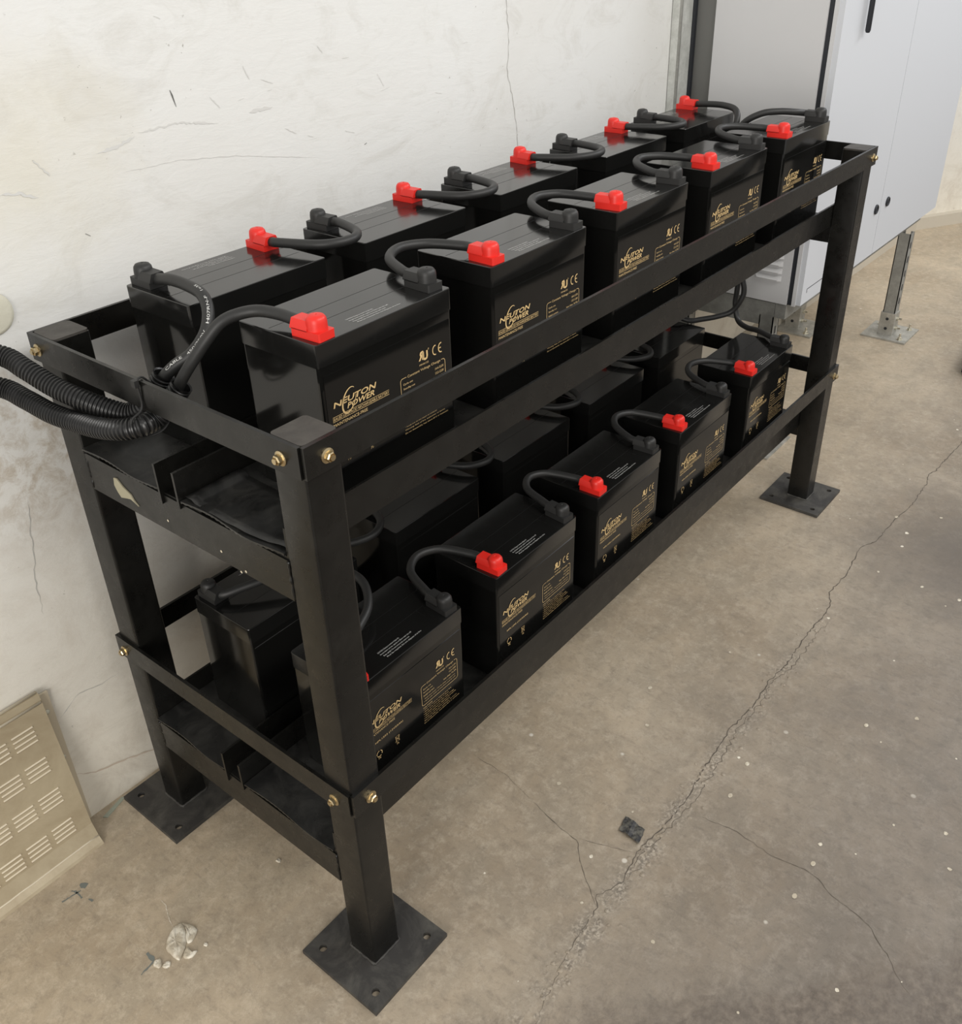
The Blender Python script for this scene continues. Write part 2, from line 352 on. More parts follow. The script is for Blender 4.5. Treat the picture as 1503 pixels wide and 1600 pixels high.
for nm, sx, sy in (('nf', 0, 0), ('nb', 0, 1), ('ff', 1, 0), ('fb', 1, 1)):
    cx = T + S / 2 if sx == 0 else L_ - T - S / 2; cy = T + S / 2 if sy == 0 else W_ - T - S / 2; PC[nm] = (cx, cy)
    bm = bx(cx - S / 2, cx + S / 2, cy - S / 2, cy + S / 2, .008, H_ - .003)
    bmesh.ops.bevel(bm, geom=[e for e in bm.edges if abs(e.verts[0].co.z - e.verts[1].co.z) > .1], offset=.004, segments=3, affect='EDGES', profile=.5)
    post = fin('post', bm, m_steel, rack, smooth=15)
    bm = bx(cx - S / 2 + .0005, cx + S / 2 - .0005, cy - S / 2 + .0005, cy + S / 2 - .0005, H_ - .003, H_ + .0003)
    bmesh.ops.bevel(bm, geom=[e for e in bm.edges if abs(e.verts[0].co.z - e.verts[1].co.z) > .001], offset=.0055, segments=4, affect='EDGES', profile=.5)
    fin('post_cap', bm, m_cap, post, label='dusty brownish post cap')
    bp = fin('base_plate', plate_mesh(cx, cy), m_plate, rack)
    # weld fillet round the foot of the post
    bm = bmesh.new(); h = S / 2 + .0005
    R_, _ = resample([Vector((cx + i * h, cy + j * h, .009)) for i, j in ((-1, -1), (1, -1), (1, 1), (-1, 1), (-1, -1))], .004)
    tube(bm, [p + Vector((random.uniform(-.0006, .0006), random.uniform(-.0006, .0006), 0)) for p in R_], lambda i: .0022 + random.uniform(-.0006, .0006), 6)
    fin('weld_bead', bm, m_plate, bp, smooth='all')
def bar(name, *a, bolts=(), m=None, bevel=.0009):
    o = fin(name, bx(*a), m or m_steel, rack, bevel=bevel)
    for (x, y, z, n) in bolts: hexbolt(o, x, y, z, n)
    return o
for z1, nm, bz in ((H_, 'top_rail', .876), (H2, 'guard_rail', .354)):
    z0 = z1 - HR
    bar(nm, 0, T, T + .001, W_ - T, z0, z1, bolts=((0, .0345, bz, (-1, 0, 0)), (0, W_ - .019, bz, (-1, 0, 0))))
    bar(nm, T * .6, L_, 0, T, z0, z1, bolts=((.033, 0, bz, (0, -1, 0)), (L_ - .022, 0, bz, (0, -1, 0))))
    bar(nm, L_ - T, L_, T + .001, W_ - T, z0, z1, bolts=((L_, .031, bz, (1, 0, 0)), (L_, W_ - .031, bz, (1, 0, 0))))
    bar(nm, 0, L_, W_ - T, W_, z0, z1, bolts=((.031, W_, bz, (0, 1, 0)), (L_ - .031, W_, bz, (0, 1, 0))))
YA = ((.057, .004, .040), (.2615, -.004, -.040), (.2972, .004, .040), (.4865, -.004, -.040))
for k, sz in enumerate(SZ):
    hh = .058
    for x0, x1 in ((T, T + .005), (L_ - T - .005, L_ - T)):
        o = fin('shelf_end_bar', bx(x0, x1, T + S, W_ - T - S, sz - hh, sz), m_steel, rack, bevel=.0006)
        for yy in (T + S + .001, W_ - T - S - .001):
            bm = bmesh.new(); R_, _ = resample([Vector((x0 + (.001 if x0 < 1 else .004), yy, sz - hh + .002)), Vector((x0 + (.001 if x0 < 1 else .004), yy, sz - .001))], .0035)
            tube(bm, [p + Vector((random.uniform(-.0005, .0005), random.uniform(-.0006, .0006), 0)) for p in R_], lambda i: .0022 + random.uniform(-.0008, .0008), 6)
            fin('weld_bead', bm, m_steel, o, smooth='all')
    for y, t, wd in YA:
        # L angle: a vertical leg at y and a flat leg reaching under the batteries; rounded leg end near the viewer
        a, b = min(y, y + t), max(y, y + t); bm = bmesh.new()
        inn = .2 < y < .4; zt = sz + (.047 if inn else .043); lip = (.012 if y > .28 else .005) if inn else 0
        zb_ = sz - (.0065 if y < .1 else 0)
        prism(bm, [(T + .002 + (.0115 if y < .1 else 0), zb_), (L_ - T - .002 - (.0115 if y < .1 else 0), zb_), (L_ - T - .002 - (.0115 if y < .1 else 0), sz - .0001), (L_ - T - .002, sz), (L_ - T - .002, zt - .004), (L_ - T - .006, zt), (T + .0021, zt), (T + .002, zt - .0002)] + ([(.0012, zt - .0002), (.0012, sz - lip), (.0047, sz - lip), (.0047, sz)] if inn else [(T + .002, sz), (T + .002 + (.0115 if y < .1 else 0), sz - .0001)]), 'y', a, b)
        c0, c1 = (b, y + wd) if wd > 0 else (y + wd, a)
        box(bm, T + .002, L_ - T - .002, c0, c1, sz, sz + .004)
        fin('shelf_angle_bar', bm, m_steel, rack)
    fin('channel_web', bx(T + .002, L_ * .5, .2620, .2970, sz - .0, sz + .003), m_steel, rack)
    for x in (.55, 1.1):
        fin('cross_bar', bx(x, x + .04, .058, .4855, sz - .005, sz), m_steel, rack)
# dried glue patch on the near upper end bar
bm = bmesh.new()
pts = [(.4141, .7149), (.4070, .7161), (.3957, .7074), (.3794, .7007), (.3740, .6928), (.3657, .6868), (.3745, .6905), (.3820, .6925), (.3917, .6903), (.4060, .6864), (.4121, .6929), (.4171, .7024)]
prism(bm, pts, 'x', T - .0016, T); fin('glue_patch', bm, m_glue, rack, label='dried beige glue patch')
bm = bmesh.new()
for (y, z) in ((.19, .688), (.155, .672), (.145, .677), (.30, .69)):
    bm.faces.new([bm.verts.new((T - .0005, y + .0022 * math.cos(a), z + .002 * math.sin(a))) for a in (0, 1.3, 2.2, 3.4, 4.6, 5.5)])
fin('paint_chips', bm, m_rim, rack, kind='stuff')

# liner mats lying in the angle channels: fluted underside, sagging at the free near end
def liner(y0, y1, z, sagy, label, wav):
    bm = bmesh.new(); ny = 40; nx = 26; top = []; bot = []
    for i in range(nx + 1):
        x = .004 + (L_ - .012 - .004) * (i / nx) ** 2.2; e = max(0, 1 - (x - .004) / .09)
        tr = []; br = []
        for j in range(ny + 1):
            v = j / ny; y = y0 + (y1 - y0) * v
            s = -sagy * e * math.sin(math.pi * v) ** 1.3 + wav * e * math.sin(v * 9 + 1) * .5
            inner = -.0035 if .03 < x < L_ - .03 and .25 < v < .75 else 0
            tr.append(bm.verts.new((x - .002 * math.sin(v * 7) * e, y, z + .0035 + s))); br.append(bm.verts.new((x - .002 * math.sin(v * 7) * e, y, z + s + (.0016 if j % 2 else 0))))
        top.append(tr); bot.append(br)
    for i in range(nx):
        for j in range(ny):
            bm.faces.new((top[i][j], top[i + 1][j], top[i + 1][j + 1], top[i][j + 1])); bm.faces.new((bot[i][j], bot[i][j + 1], bot[i + 1][j + 1], bot[i + 1][j]))
        bm.faces.new((top[i][0], bot[i][0], bot[i + 1][0], top[i + 1][0])); bm.faces.new((top[i][ny], top[i + 1][ny], bot[i + 1][ny], bot[i][ny]))
    for g, s in ((0, 1), (nx, -1)):
        for j in range(ny): bm.faces.new((top[g][j], top[g][j + 1], bot[g][j + 1], bot[g][j]))
    o = fin('shelf_liner', bm, m_mat, smooth=True); tag(o, label, 'mat', None); return o
liner(.0625, .2565, SZ[0] + .004, .0025, 'black fluted shelf liner sagging at the near end of the front upper channel', .0035)
liner(.3020, .4815, SZ[0] + .0043, .002, 'black fluted shelf liner in the upper channel next to the wall', .0015)
liner(.0625, .2565, SZ[1] + .004, .001, 'black shelf liner in the front channel of the bottom tier', 0)
liner(.3020, .4815, SZ[1] + .0043, .001, 'black shelf liner in the bottom tier channel next to the wall', 0)
# loose film lying over the front upper liner
bm = bmesh.new(); n = 30; rows = []
for i in range(8):
    x = .010 + .085 * i / 7
    rows.append([bm.verts.new((x - .003 * math.sin(j / n * 3.1), .064 + .19 * j / n, SZ[0] + .0078 + .009 * (1 - i / 9) * max(0, math.sin((j / n) * 3.4 + 2.3)) + .0006 * math.sin(j) * (1 - i / 7) + (0.004 if j > n - 3 else 0))) for j in range(n + 1)])
for a, b in zip(rows, rows[1:]):
    for j in range(n): bm.faces.new((a[j], a[j + 1], b[j + 1], b[j]))
o = fin('plastic_film', bm, m_mat, smooth='all'); sm = o.modifiers.new('s', 'SOLIDIFY'); sm.thickness = .0006
tag(o, 'thin loose black film curling over the liner at the near front upper channel', 'film')

# ------------------------------------------------------------------ printed lettering
def glyphs(bm, body, x0, x1, z0, z1, shear=0, mirror=None, bold=0):
    cu = bpy.data.curves.new('t', 'FONT'); cu.body = body; cu.resolution_u = 2; cu.offset = bold; ob = bpy.data.objects.new('t', cu)
    COL.objects.link(ob); bpy.context.view_layer.update()
    me = bpy.data.meshes.new_from_object(ob.evaluated_get(bpy.context.evaluated_depsgraph_get()))
    bpy.data.objects.remove(ob); bpy.data.curves.remove(cu)
    V = [v.co.copy() for v in me.vertices]
    a0, a1 = min(v.x for v in V), max(v.x for v in V); b0, b1 = min(v.y for v in V), max(v.y for v in V)
    nv = []
    for v in V:
        fx = (v.x - a0) / (a1 - a0); fz = (v.y - b0) / (b1 - b0)
        if mirror: fx = 1 - fx
        nv.append(bm.verts.new((x0 + fx * (x1 - x0) + shear * fz * (z1 - z0), 0, z0 + fz * (z1 - z0))))
    for p in me.polygons:
        try: bm.faces.new([nv[i] for i in p.vertices])
        except ValueError: pass
    bpy.data.meshes.remove(me)
def rect(bm, x0, x1, z0, z1):
    bm.faces.new([bm.verts.new(p) for p in ((x0, 0, z0), (x1, 0, z0), (x1, 0, z1), (x0, 0, z1))])
def stroke(bm, P, wd):
    P = [Vector((p[0], 0, p[1])) for p in P]; A = []; B = []
    for i, p in enumerate(P):
        t = (P[min(i + 1, len(P) - 1)] - P[max(i - 1, 0)]).normalized(); n = Vector((-t.z, 0, t.x)); w_ = (wd(i / (len(P) - 1)) if callable(wd) else wd) / 2
        A.append(bm.verts.new(p + n * w_)); B.append(bm.verts.new(p - n * w_))
    for i in range(len(P) - 1): bm.faces.new((A[i], A[i + 1], B[i + 1], B[i]))
BL, BD, BH = .229, .1346, .2155
bm = bmesh.new()
# coordinates: x from the left end of the face, z downwards from the top of the lid
glyphs(bm, 'N', .0150, .0270, -.0835, -.0765, .3, bold=.02); glyphs(bm, 'EUTON', .0290, .0835, -.0830, -.0755, .35, bold=.02); glyphs(bm, 'POWER', .0360, .0815, -.0915, -.0842, .35, bold=.02)
ring = [(.0405 + .0105 * math.cos(a) + .30 * .0150 * math.sin(a), -.0815 + .0150 * math.sin(a)) for a in [math.radians(60 + 315 * k / 40) for k in range(41)]]
stroke(bm, ring, lambda t: .0006 + .0018 * math.sin(math.pi * t))
rect(bm, .0120, .1060, -.0945, -.0940); glyphs(bm, 'SEALED LEAD-ACID RECHARGEABLE BATTERY', .0120, .1060, -.0990, -.0955); rect(bm, .0120, .1060, -.1005, -.1000)
glyphs(bm, 'MAINTENANCE-FREE', .0125, .0680, -.1070, -.1030)
glyphs(bm, 'NPL1255 (12V55Ah)', .0250, .0840, -.1255, -.1210, bold=.01)
glyphs(bm, 'R', .1620, .1712, -.0775, -.0655, 0, True, bold=.05); glyphs(bm, 'U', .1695, .1795, -.0795, -.0672, bold=.05)
glyphs(bm, 'o', .1800, .1820, -.0675, -.0650)
for cx in (.1935, .2045):
    stroke(bm, [(cx + .0048 * math.cos(a), -.0725 + .0062 * math.sin(a)) for a in [math.radians(75 + 210 * k / 16) for k in range(17)]], .0015)
rect(bm, .2000, .2045, -.0732, -.0718)
glyphs(bm, 'MH46122', .1630, .1800, -.0845, -.0820)
fx0, fx1, fz0, fz1 = .1270, .2110, -.1290, -.0895; r_ = .004; wd = .0007
def arc(cx, cz, a0, a1): return [(cx + r_ * math.cos(math.radians(a0 + (a1 - a0) * k / 6)), cz + r_ * math.sin(math.radians(a0 + (a1 - a0) * k / 6))) for k in range(7)]
stroke(bm, [(fx0 + .011, fz1)] + arc(fx0 + r_, fz1 - r_, 90, 180) + arc(fx0 + r_, fz0 + r_, 180, 270) + arc(fx1 - r_, fz0 + r_, 270, 360) + arc(fx1 - r_, fz1 - r_, 0, 90) + [(fx1 - .007, fz1)], wd)
glyphs(bm, 'Constant Voltage Charge', .1400, .2020, -.0925, -.0880)
for i, (a, b) in enumerate((('Cycle use', '14.4-15.0V'), ('Standby use', '13.5-13.8V'), ('Initial current', 'less than 16.5A'))):
    z = -.0985 - i * .0062; wa = .0175 + .0035 * i; glyphs(bm, a, .1315, .1315 + wa, z - .0016, z + .0018); wb = .0165 if i < 2 else .030; glyphs(bm, b, .2080 - wb, .2080, z - .0016, z + .0018)
for i, t in enumerate(('* Avoid short circuit  * Do not charge in a sealed case', '* Flush with water at once if touched by acid')):
    z = -.1178 - i * .0052; glyphs(bm, t, .1315, .205, z - .0013, z + .0014)
for i, (t, xx) in enumerate((('CAUTION:', .150), ('* Do not crush or dispose of in fire', .1940), ('* Keep away from sparks or flame', .1880), ('* Recharge before use after long storage', .2000), ('* Must be recycled or disposed of properly', .2050), ('* Keep out of the reach of children', .1900), ('Warning: Risk of fire, explosion, or burns', .2060), ('Do not disassemble, heat above 60 C or incinerate', .2120))):
    z = -.1345 - i * .0045; glyphs(bm, t, .1290, xx, z - .0012, z + .0013)
# recycling ring and crossed bin icons
for k in range(3):
    a0 = 90 + 120 * k; stroke(bm, [(.0310 + .0055 * math.cos(math.radians(a0 + 95 * j / 6)), -.1475 + .0055 * math.sin(math.radians(a0 + 95 * j / 6))) for j in range(7)], .0012)
glyphs(bm, 'Pb', .0285, .0335, -.1580, -.1545)
stroke(bm, [(.0655, -.1430), (.0670, -.1540), (.0720, -.1540), (.0735, -.1430), (.0655, -.1430)], .0006); stroke(bm, [(.0650, -.1540), (.0740, -.1430)], .0006); stroke(bm, [(.0650, -.1430), (.0740, -.1540)], .0006)
glyphs(bm, 'Pb', .0675, .0720, -.1600, -.1565)
for v in bm.verts: v.co = Vector((v.co.x, -.0003, v.co.z + BH))
me_front = bpy.data.meshes.new('front_print'); bm.to_mesh(me_front); bm.free(); me_front.materials.append(m_gold)
bm = bmesh.new()
for i, (t, x0_, x1_) in enumerate((('CAUTION: Charge at constant voltage only', .074, .118), ('Avoid short circuit, sparks or flame near the cell', .074, .139), ('Keep upright. Do not remove the vent cover', .076, .130), ('Must be recycled. Do not dispose of in fire', .078, .150))):
    glyphs(bm, t, x0_, x1_, -.0018 - .0052 * i + .0, .0016 - .0052 * i)
for v in bm.verts: v.co = Vector((v.co.x, .0285 + v.co.z, BH + .0003))
me_top = bpy.data.meshes.new('top_print'); bm.to_mesh(me_top); bm.free(); me_top.materials.append(m_white)

# ------------------------------------------------------------------ batteries
def mk_case():
    bm = bx(.0010, BL - .0010, .0010, BD - .0010, 0, BH - .0285)
    bmesh.ops.bevel(bm, geom=[e for e in bm.edges if abs(e.verts[0].co.z - e.verts[1].co.z) > .1], offset=.004, segments=3, affect='EDGES', profile=.5)
    # print panel: slightly proud field on both long faces
    box(bm, .006, BL - .006, .0004, .0020, .004, BH - .040); box(bm, .006, BL - .006, BD - .0020, BD - .0004, .004, BH - .040)
    return bm
def mk_lid():
    bm = bx(0, BL, 0, BD, BH - .0285, BH)
    bmesh.ops.bevel(bm, geom=[e for e in bm.edges if abs(e.verts[0].co.z - e.verts[1].co.z) > .01], offset=.004, segments=3, affect='EDGES', profile=.5)
    bmesh.ops.bevel(bm, geom=[e for e in bm.edges if min(e.verts[0].co.z, e.verts[1].co.z) > BH - .001], offset=.0009, segments=2, affect='EDGES', profile=.5)
    return bm
b0 = thing('battery', 'x', 'battery')
fin('case', mk_case(), m_bat, b0, smooth=15)
lid = fin('lid', mk_lid(), m_lid, b0, smooth=15)
bm = bmesh.new()
for y in (.0500, .0840): box(bm, .005, BL - .005, y, y + .0007, BH - .0002, BH + .00012)
for x in (.050, BL - .050):
    box(bm, x, x + .0006, .0300, .0500, BH - .0002, BH + .00012) if x > .1 else None
fin('groove_lines', bm, m_groove, lid)
pf = link('front_print', me_front, b0, label='gold printed lettering'); pt = link('top_print', me_top, b0, label='small white print')
def clone(o, parent=None):
    c = o.copy(); COL.objects.link(c)
    if parent: c.parent = parent
    for ch in o.children: clone(ch, c)
    return c
ordn = ['nearest', 'second from the near end', 'third from the near end', 'fourth from the near end', 'farthest']
XU = (.1035, .4205, .7345, 1.0495, 1.3650); XUB = (.0970, .4020, .7205, 1.0465, 1.3530)
XL = (.0995, .4145, .7130, 1.0180, 1.3445); XLB = (.0930, .4140, .7170, 1.0200, 1.3200)
YF, YB, YFL, YBL = .0855, .3030, .0855, .3060
first = True
def put(x, y, z, rot, label, group):
    global first
    o = b0 if first else clone(b0); first = False
    o.location = (x + BL, y + BD, z) if rot else (x, y, z); o.rotation_euler = (0, 0, math.pi if rot else 0)
    o['label'] = label; o['group'] = group; o['category'] = 'battery'
for i in range(5):
    put(XU[i], YF - (.004 if i == 0 else 0), BZ[0], False, 'gold-lettered black battery, %s, upper shelf front row' % ordn[i], 'batteries in the front row of the upper shelf')
    put(XUB[i], YB, BZ[0], True, 'plain-sided black battery, %s, upper shelf wall row' % ordn[i], 'batteries in the wall row of the upper shelf')
    put(XL[i], YFL, BZ[1], False, 'gold-lettered black battery, %s, bottom shelf front row' % ordn[i], 'batteries in the front row of the bottom shelf')
    put(XLB[i], YBL, BZ[1], True, 'shadowed plain black battery, %s, bottom shelf wall row' % ordn[i], 'batteries in the wall row of the bottom shelf')

# ------------------------------------------------------------------ cables with boots
def boot_mesh():
    bm = bmesh.new()
    prism(bm, [(-.0128, -.0135), (-.0112, -.0150), (.0112, -.0150), (.0128, -.0135), (.0128, .0285), (-.0128, .0285)], 'z', 0, .0100)
    prism(bm, [(-.0128, .009), (-.0128, .0110), (-.0085, .0203), (.0085, .0203), (.0128, .0110), (.0128, .009)], 'y', .0040, .0310)
    lathe(bm, [(.0124, .009), (.0121, .0190), (.0114, .0232), (.0092, .0262), (.0055, .0274), (.0018, .0274), (.0012, .0264), (0, .0264)], 28)
    bmesh.ops.bevel(bm, geom=[e for e in bm.edges if e.calc_face_angle(0) > .6 and max(e.verts[0].co.z, e.verts[1].co.z) < .0204 and e.calc_length() > .004], offset=.0007, segments=2, affect='EDGES')
    return bm
_r = fin('terminal_boot', boot_mesh(), m_red, smooth=True); ME_RED = _r.data; bpy.data.objects.remove(_r)
_r = fin('terminal_boot', boot_mesh(), m_rub, smooth=True); ME_BLK = _r.data; bpy.data.objects.remove(_r)
BT = BH + .0002
def boot(parent, x, y, z, ang, red):
    o = link('terminal_boot', ME_RED if red else ME_BLK, parent, label='glossy red rubber boot' if red else 'black rubber boot')
    o.location = (x, y, z); o.rotation_euler = (0, 0, ang); return o
CR = .0068
def cable(label, P, boots, group=None, r=CR, name='battery_cable'):
    t = thing(name, label, 'cable', (0, 0, 0), 0, group)
    bm = bmesh.new(); R_, _ = resample(spline(P, 10), .004); tube(bm, R_, r, 16)
    fin('cable_jacket', bm, m_rub, t, smooth='all')
    for b in boots: boot(t, *b)
    return t, R_
def dirv(ang): return Vector((-math.sin(ang), math.cos(ang), 0))
def jumper(xb, xr, yt, z, sgn, apex, label, group, ab, ar):
    """xb = black terminal, xr = red terminal, yt row of terminals, sgn = +1 loops towards the wall"""
    A0, A1 = (ab, ar) if sgn > 0 else (math.pi + ab, math.pi + ar)
    zc = z + .0125; pb = Vector((xb, yt, zc)); pr = Vector((xr, yt, zc)); db, dr = dirv(A0), dirv(A1); dx = xr - xb
    P = [pb + db * .018, pb + db * .032, pb + db * .048 + Vector((dx * .02, 0, .001)), Vector((xb + dx * .20, yt + sgn * apex * .83, zc + .003)), Vector((xb + dx * .50, yt + sgn * apex, zc + .004)), Vector((xb + dx * .80, yt + sgn * apex * .84, zc + .003)), pr + dr * .048 - Vector((dx * .02, 0, -.001)), pr + dr * .032, pr + dr * .018]
    cable(label, P, [(xb, yt, z, A0, False), (xr, yt, z, A1, True)], group)
gap = ['first and second', 'second and third', 'third and fourth', 'fourth and fifth']
TX, TY = .0200, .0170
for i in range(4):
    jumper(XU[i] + BL - TX, XU[i + 1] + TX, YF + TY, BZ[0] + BT, 1, .107, 'black cable loop joining the %s front-row batteries on the upper shelf' % gap[i], 'cable loops on the front upper row', random.uniform(-.1, .12), random.uniform(-.05, .12))
    jumper(XUB[i + 1] + TX, XUB[i] + BL - TX, YB + BD - TY, BZ[0] + BT, -1, .128, 'black cable loop joining the %s wall-row batteries on the upper shelf' % gap[i], 'cable loops on the upper wall row', random.uniform(-.1, .1), random.uniform(-.1, .1))
    jumper(XL[i] + BL - TX, XL[i + 1] + TX, YFL + TY, BZ[1] + BT, 1, .112, 'black cable loop joining the %s front-row batteries on the bottom shelf' % gap[i], 'cable loops on the front bottom row', random.uniform(-.1, .1), random.uniform(-.05, .2))
    jumper(XLB[i + 1] + TX, XLB[i] + BL - TX, YBL + BD - TY, BZ[1] + BT, -1, .108, 'shadowed cable loop joining the %s wall-row batteries on the bottom shelf' % gap[i], 'cable loops on the bottom wall row', 0, 0)
zb = BZ[0] + BT; zc = zb + .0125
x = XU[0] + TX; y = YF - .004 + TY
la, LP = cable('thick black cable curving from the red boot of the nearest front battery into a conduit', [(x, y + .018, zc), (x, y + .034, zc), (.121, .160, zc + .002), (.112, .186, zc + .003), (.096, .203, zc), (.078, .213, .960), (.062, .224, .941), (.050, .238, .918), (.042, .252, .897), (.030, .268, .868), (.016, .281, .849)], [(x, y, zb, 0.05, True)], 'leads into the conduits', CR * 1.06)
x = XUB[0] + TX; y = YB + BD - TY
lb, LQ = cable('thick black cable with white lettering arching from the nearest wall-side battery into a conduit', [(x, y - .018, zc), (x, y - .034, zc), (.1155, .360, zc + .005), (.1145, .326, .972), (.109, .287, .969), (.098, .264, .955), (.083, .256, .935), (.065, .263, .914), (.049, .278, .900), (.036, .293, .882), (.022, .305, .860)], [(x, y, zb, math.pi, False)], 'leads into the conduits', CR * 1.12)
# lettering wrapped on the cable surface
bm = bmesh.new(); gb = bmesh.new(); glyphs(gb, 'CABLE   450/750V   H07RN-F   1x35', 0, .135, -.0016, .0016)
fr = frames(LQ); cumL = [0]
for a, b in zip(LQ, LQ[1:]): cumL.append(cumL[-1] + (b - a).length)
tot = cumL[-1]; mp = {}; view = Vector((-.5265, -.6772, 1.3631))
for v in gb.verts:
    s = tot - .045 - v.co.x; k = max(0, min(len(cumL) - 2, next((i for i, c_ in enumerate(cumL) if c_ > s), len(cumL) - 1) - 1))
    p = LQ[k].lerp(LQ[k + 1], (s - cumL[k]) / (cumL[k + 1] - cumL[k])); t = fr[k][0]
    e = Vector((-.25, -.55, .8)); e = (e - t * e.dot(t)).normalized(); f_ = t.cross(e); an = v.co.z / (CR * 1.12)
    mp[v] = bm.verts.new(p + (e * math.cos(an) + f_ * math.sin(an)) * (CR * 1.12 + .0003))
for f in gb.faces: bm.faces.new([mp[v] for v in f.verts])
gb.free(); fin('cable_print', bm, m_white, lb, label='white printed lettering')
# far leads dropping between the rows to the bottom shelf
x = XUB[4] + BL - TX; y = YB + BD - TY
zl = BZ[1] + BT; zlc = zl + .0125
xt, yt = XLB[4] + BL - TX, YBL + BD - TY
cable('black cable from the farthest red boot by the wall dropping to the bottom shelf', [(x, y - .018, zc), (x, y - .034, zc), (1.556, .362, zc + .003), (1.548, .315, .972), (1.527, .275, .968), (1.507, .262, .945), (1.51, .280, .90), (1.55, .2885, .80), (1.585, .2885, .72), (1.622, .272, .60), (1.630, .252, .535), (1.628, .256, .500), (1.622, .276, .468), (1.60, .304, .456), (1.575, .331, .451), (1.552, .352, .450), (xt + .01, yt - .040, zlc + .003), (xt, yt - .018, zlc)],
      [(x, y, zb, math.pi, True), (xt, yt, zl, math.pi, True)], 'drop cables at the far end')
x = XU[4] + BL - TX; y = YF + TY; xt, yt = XL[4] + BL - TX, YFL + TY
cable('black cable from the farthest front black boot dropping to the bottom shelf', [(x, y + .018, zc), (x, y + .034, zc + .001), (1.546, .146, .973), (1.520, .172, .976), (1.497, .203, .972), (1.485, .236, .950), (1.496, .260, .905), (1.58, .2705, .80), (1.62, .2715, .72), (1.642, .274, .60), (1.647, .277, .515), (1.647, .2775, .481), (1.640, .262, .443), (1.620, .228, .438), (1.594, .187, .448), (xt + .006, yt + .036, zlc), (xt, yt + .018, zlc)],
      [(x, y, zb, 0, False), (xt, yt, zl, 0, False)], 'drop cables at the far end')
x = XL[0] + TX; y = YFL + TY; xt, yt = XLB[0] + TX, YBL + BD - TY
cable('black cable arching across the bottom shelf behind the near front post', [(x, y + .018, zlc), (x + .004, y + .034, zlc + .002), (.172, .155, .462), (.222, .178, .470), (.253, .225, .478), (.245, .285, .478), (.205, .335, .472), (.150, .368, .464), (xt + .004, yt - .034, zlc + .002), (xt, yt - .018, zlc)], [(x, y, zl, -.35, True), (xt, yt, zl, math.pi, False)])

# ------------------------------------------------------------------ corrugated conduits and tie
def conduit(label, P, r=.0135):
    R_, ln = resample(spline(P, 12), .00125); bm = bmesh.new(); fr_ = None
    tube(bm, R_, lambda i: r if (i % 4) in (1, 2) else r - .0021, 20, cap=False)
    # inner wall so the open mouth has thickness
    ib = R_[-12:]; tube(bm, ib, r - .0034, 20, cap=False)
    o = fin('corrugated_conduit', bm, m_cond, smooth=True); tag(o, label, 'conduit', 'conduits at the near end'); return o
conduit('lower black corrugated conduit curving under the near end rail', [(-.30, .575, .900), (-.19, .574, .880), (-.11, .555, .862), (-.060, .524, .844), (-.050, .481, .835), (-.045, .432, .828), (-.038, .390, .826), (-.033, .340, .830), (-.026, .305, .836), (-.011, .286, .8395), (.010, .284, .842), (.027, .275, .856), (.040, .259, .882)])
conduit('upper black corrugated conduit running behind the lower one below the near end rail', [(-.30, .570, .955), (-.19, .558, .935), (-.11, .530, .916), (-.060, .493, .897), (-.050, .455, .884), (-.040, .420, .868), (-.028, .385, .856), (-.009, .352, .842), (.004, .331, .837), (.016, .316, .845), (.028, .305, .862), (.039, .292, .888)])
bm = bmesh.new(); P = [(-.0028, .284, .897), (-.0030, .284, .862), (-.020, .284, .852), (-.020, .284, .832), (-.003, .284, .8235), (.018, .284, .824), (.030, .284, .838), (.026, .285, .868), (.012, .286, .892), (.004, .285, .8995), (-.0028, .284, .897)]
R_, _ = resample(spline(P, 6), .004); tube(bm, R_, .0014, 8); box(bm, -.008, -.002, .280, .288, .890, .899)
tag(fin('cable_tie', bm, m_rub, smooth=True), 'thin black cable tie holding the conduits to the near end rail', 'cable tie')

# ------------------------------------------------------------------ cabinets beyond the rack
cab = thing('electrical_cabinet', 'tall pale grey electrical cabinet with two doors on a galvanised stand past the rack', 'cabinet', (1.88, .2, .415))
W2, D2, Z2 = 1.185, .375, 1.75
fin('cabinet_body', bx(.03, W2, .012, D2 - .055, 0, Z2), m_cabs, cab, bevel=.002)
fin('corner_frame', bx(.0, .030, .010, .021, .0, Z2), m_cabs, cab, label='pale grey corner frame')
fin('gasket_strip', bx(-.0, .032, .020, .032, .002, Z2), m_dark, cab, label='dark gasket strip')
fin('back_frame', bx(.004, .05, D2 - .055, D2, 0, Z2), m_grey, cab, label='dark grey back frame')
sp_ = fin('side_panel', bx(-.006, .030, .032, D2 - .058, .002, Z2), m_cabs, cab, bevel=.002)
for i in range(12):
    z = .064 + i * .0205; bm = bmesh.new()
    prism(bm, [(0, 0), (-.0085, .001), (-.0095, .004), (0, .0145)], 'y', .055, .130)
    for v in bm.verts: v.co = Vector((v.co.x - .006, v.co.y, v.co.z + z)); v.co.y += 0
    # prism 'y' maps (x,z); taper the ends
    for v in bm.verts:
        if v.co.x < -.007: v.co.y += .008 if v.co.y < .09 else -.008
    fin('louvre', bm, m_cabs, sp_)
SEAM = .548
d1 = fin('cabinet_door', bx(.003, SEAM - .0015, -.004, .010, .004, Z2 - .01), m_cab, cab, bevel=.003)
d2 = fin('cabinet_door', bx(SEAM + .0015, W2 - .003, -.004, .010, .004, Z2 - .01), m_cab, cab, bevel=.003)
fin('door_seam', bx(SEAM - .0015, SEAM + .0015, .001, .009, .004, Z2 - .02), m_dark, cab)
bm = bmesh.new(); box(bm, .035, .30, -.0046, -.0039, .0420, .0436); box(bm, .035, .0366, -.0046, -.0039, .032, .0436)
fin('trim_line', bm, m_dark, d1)
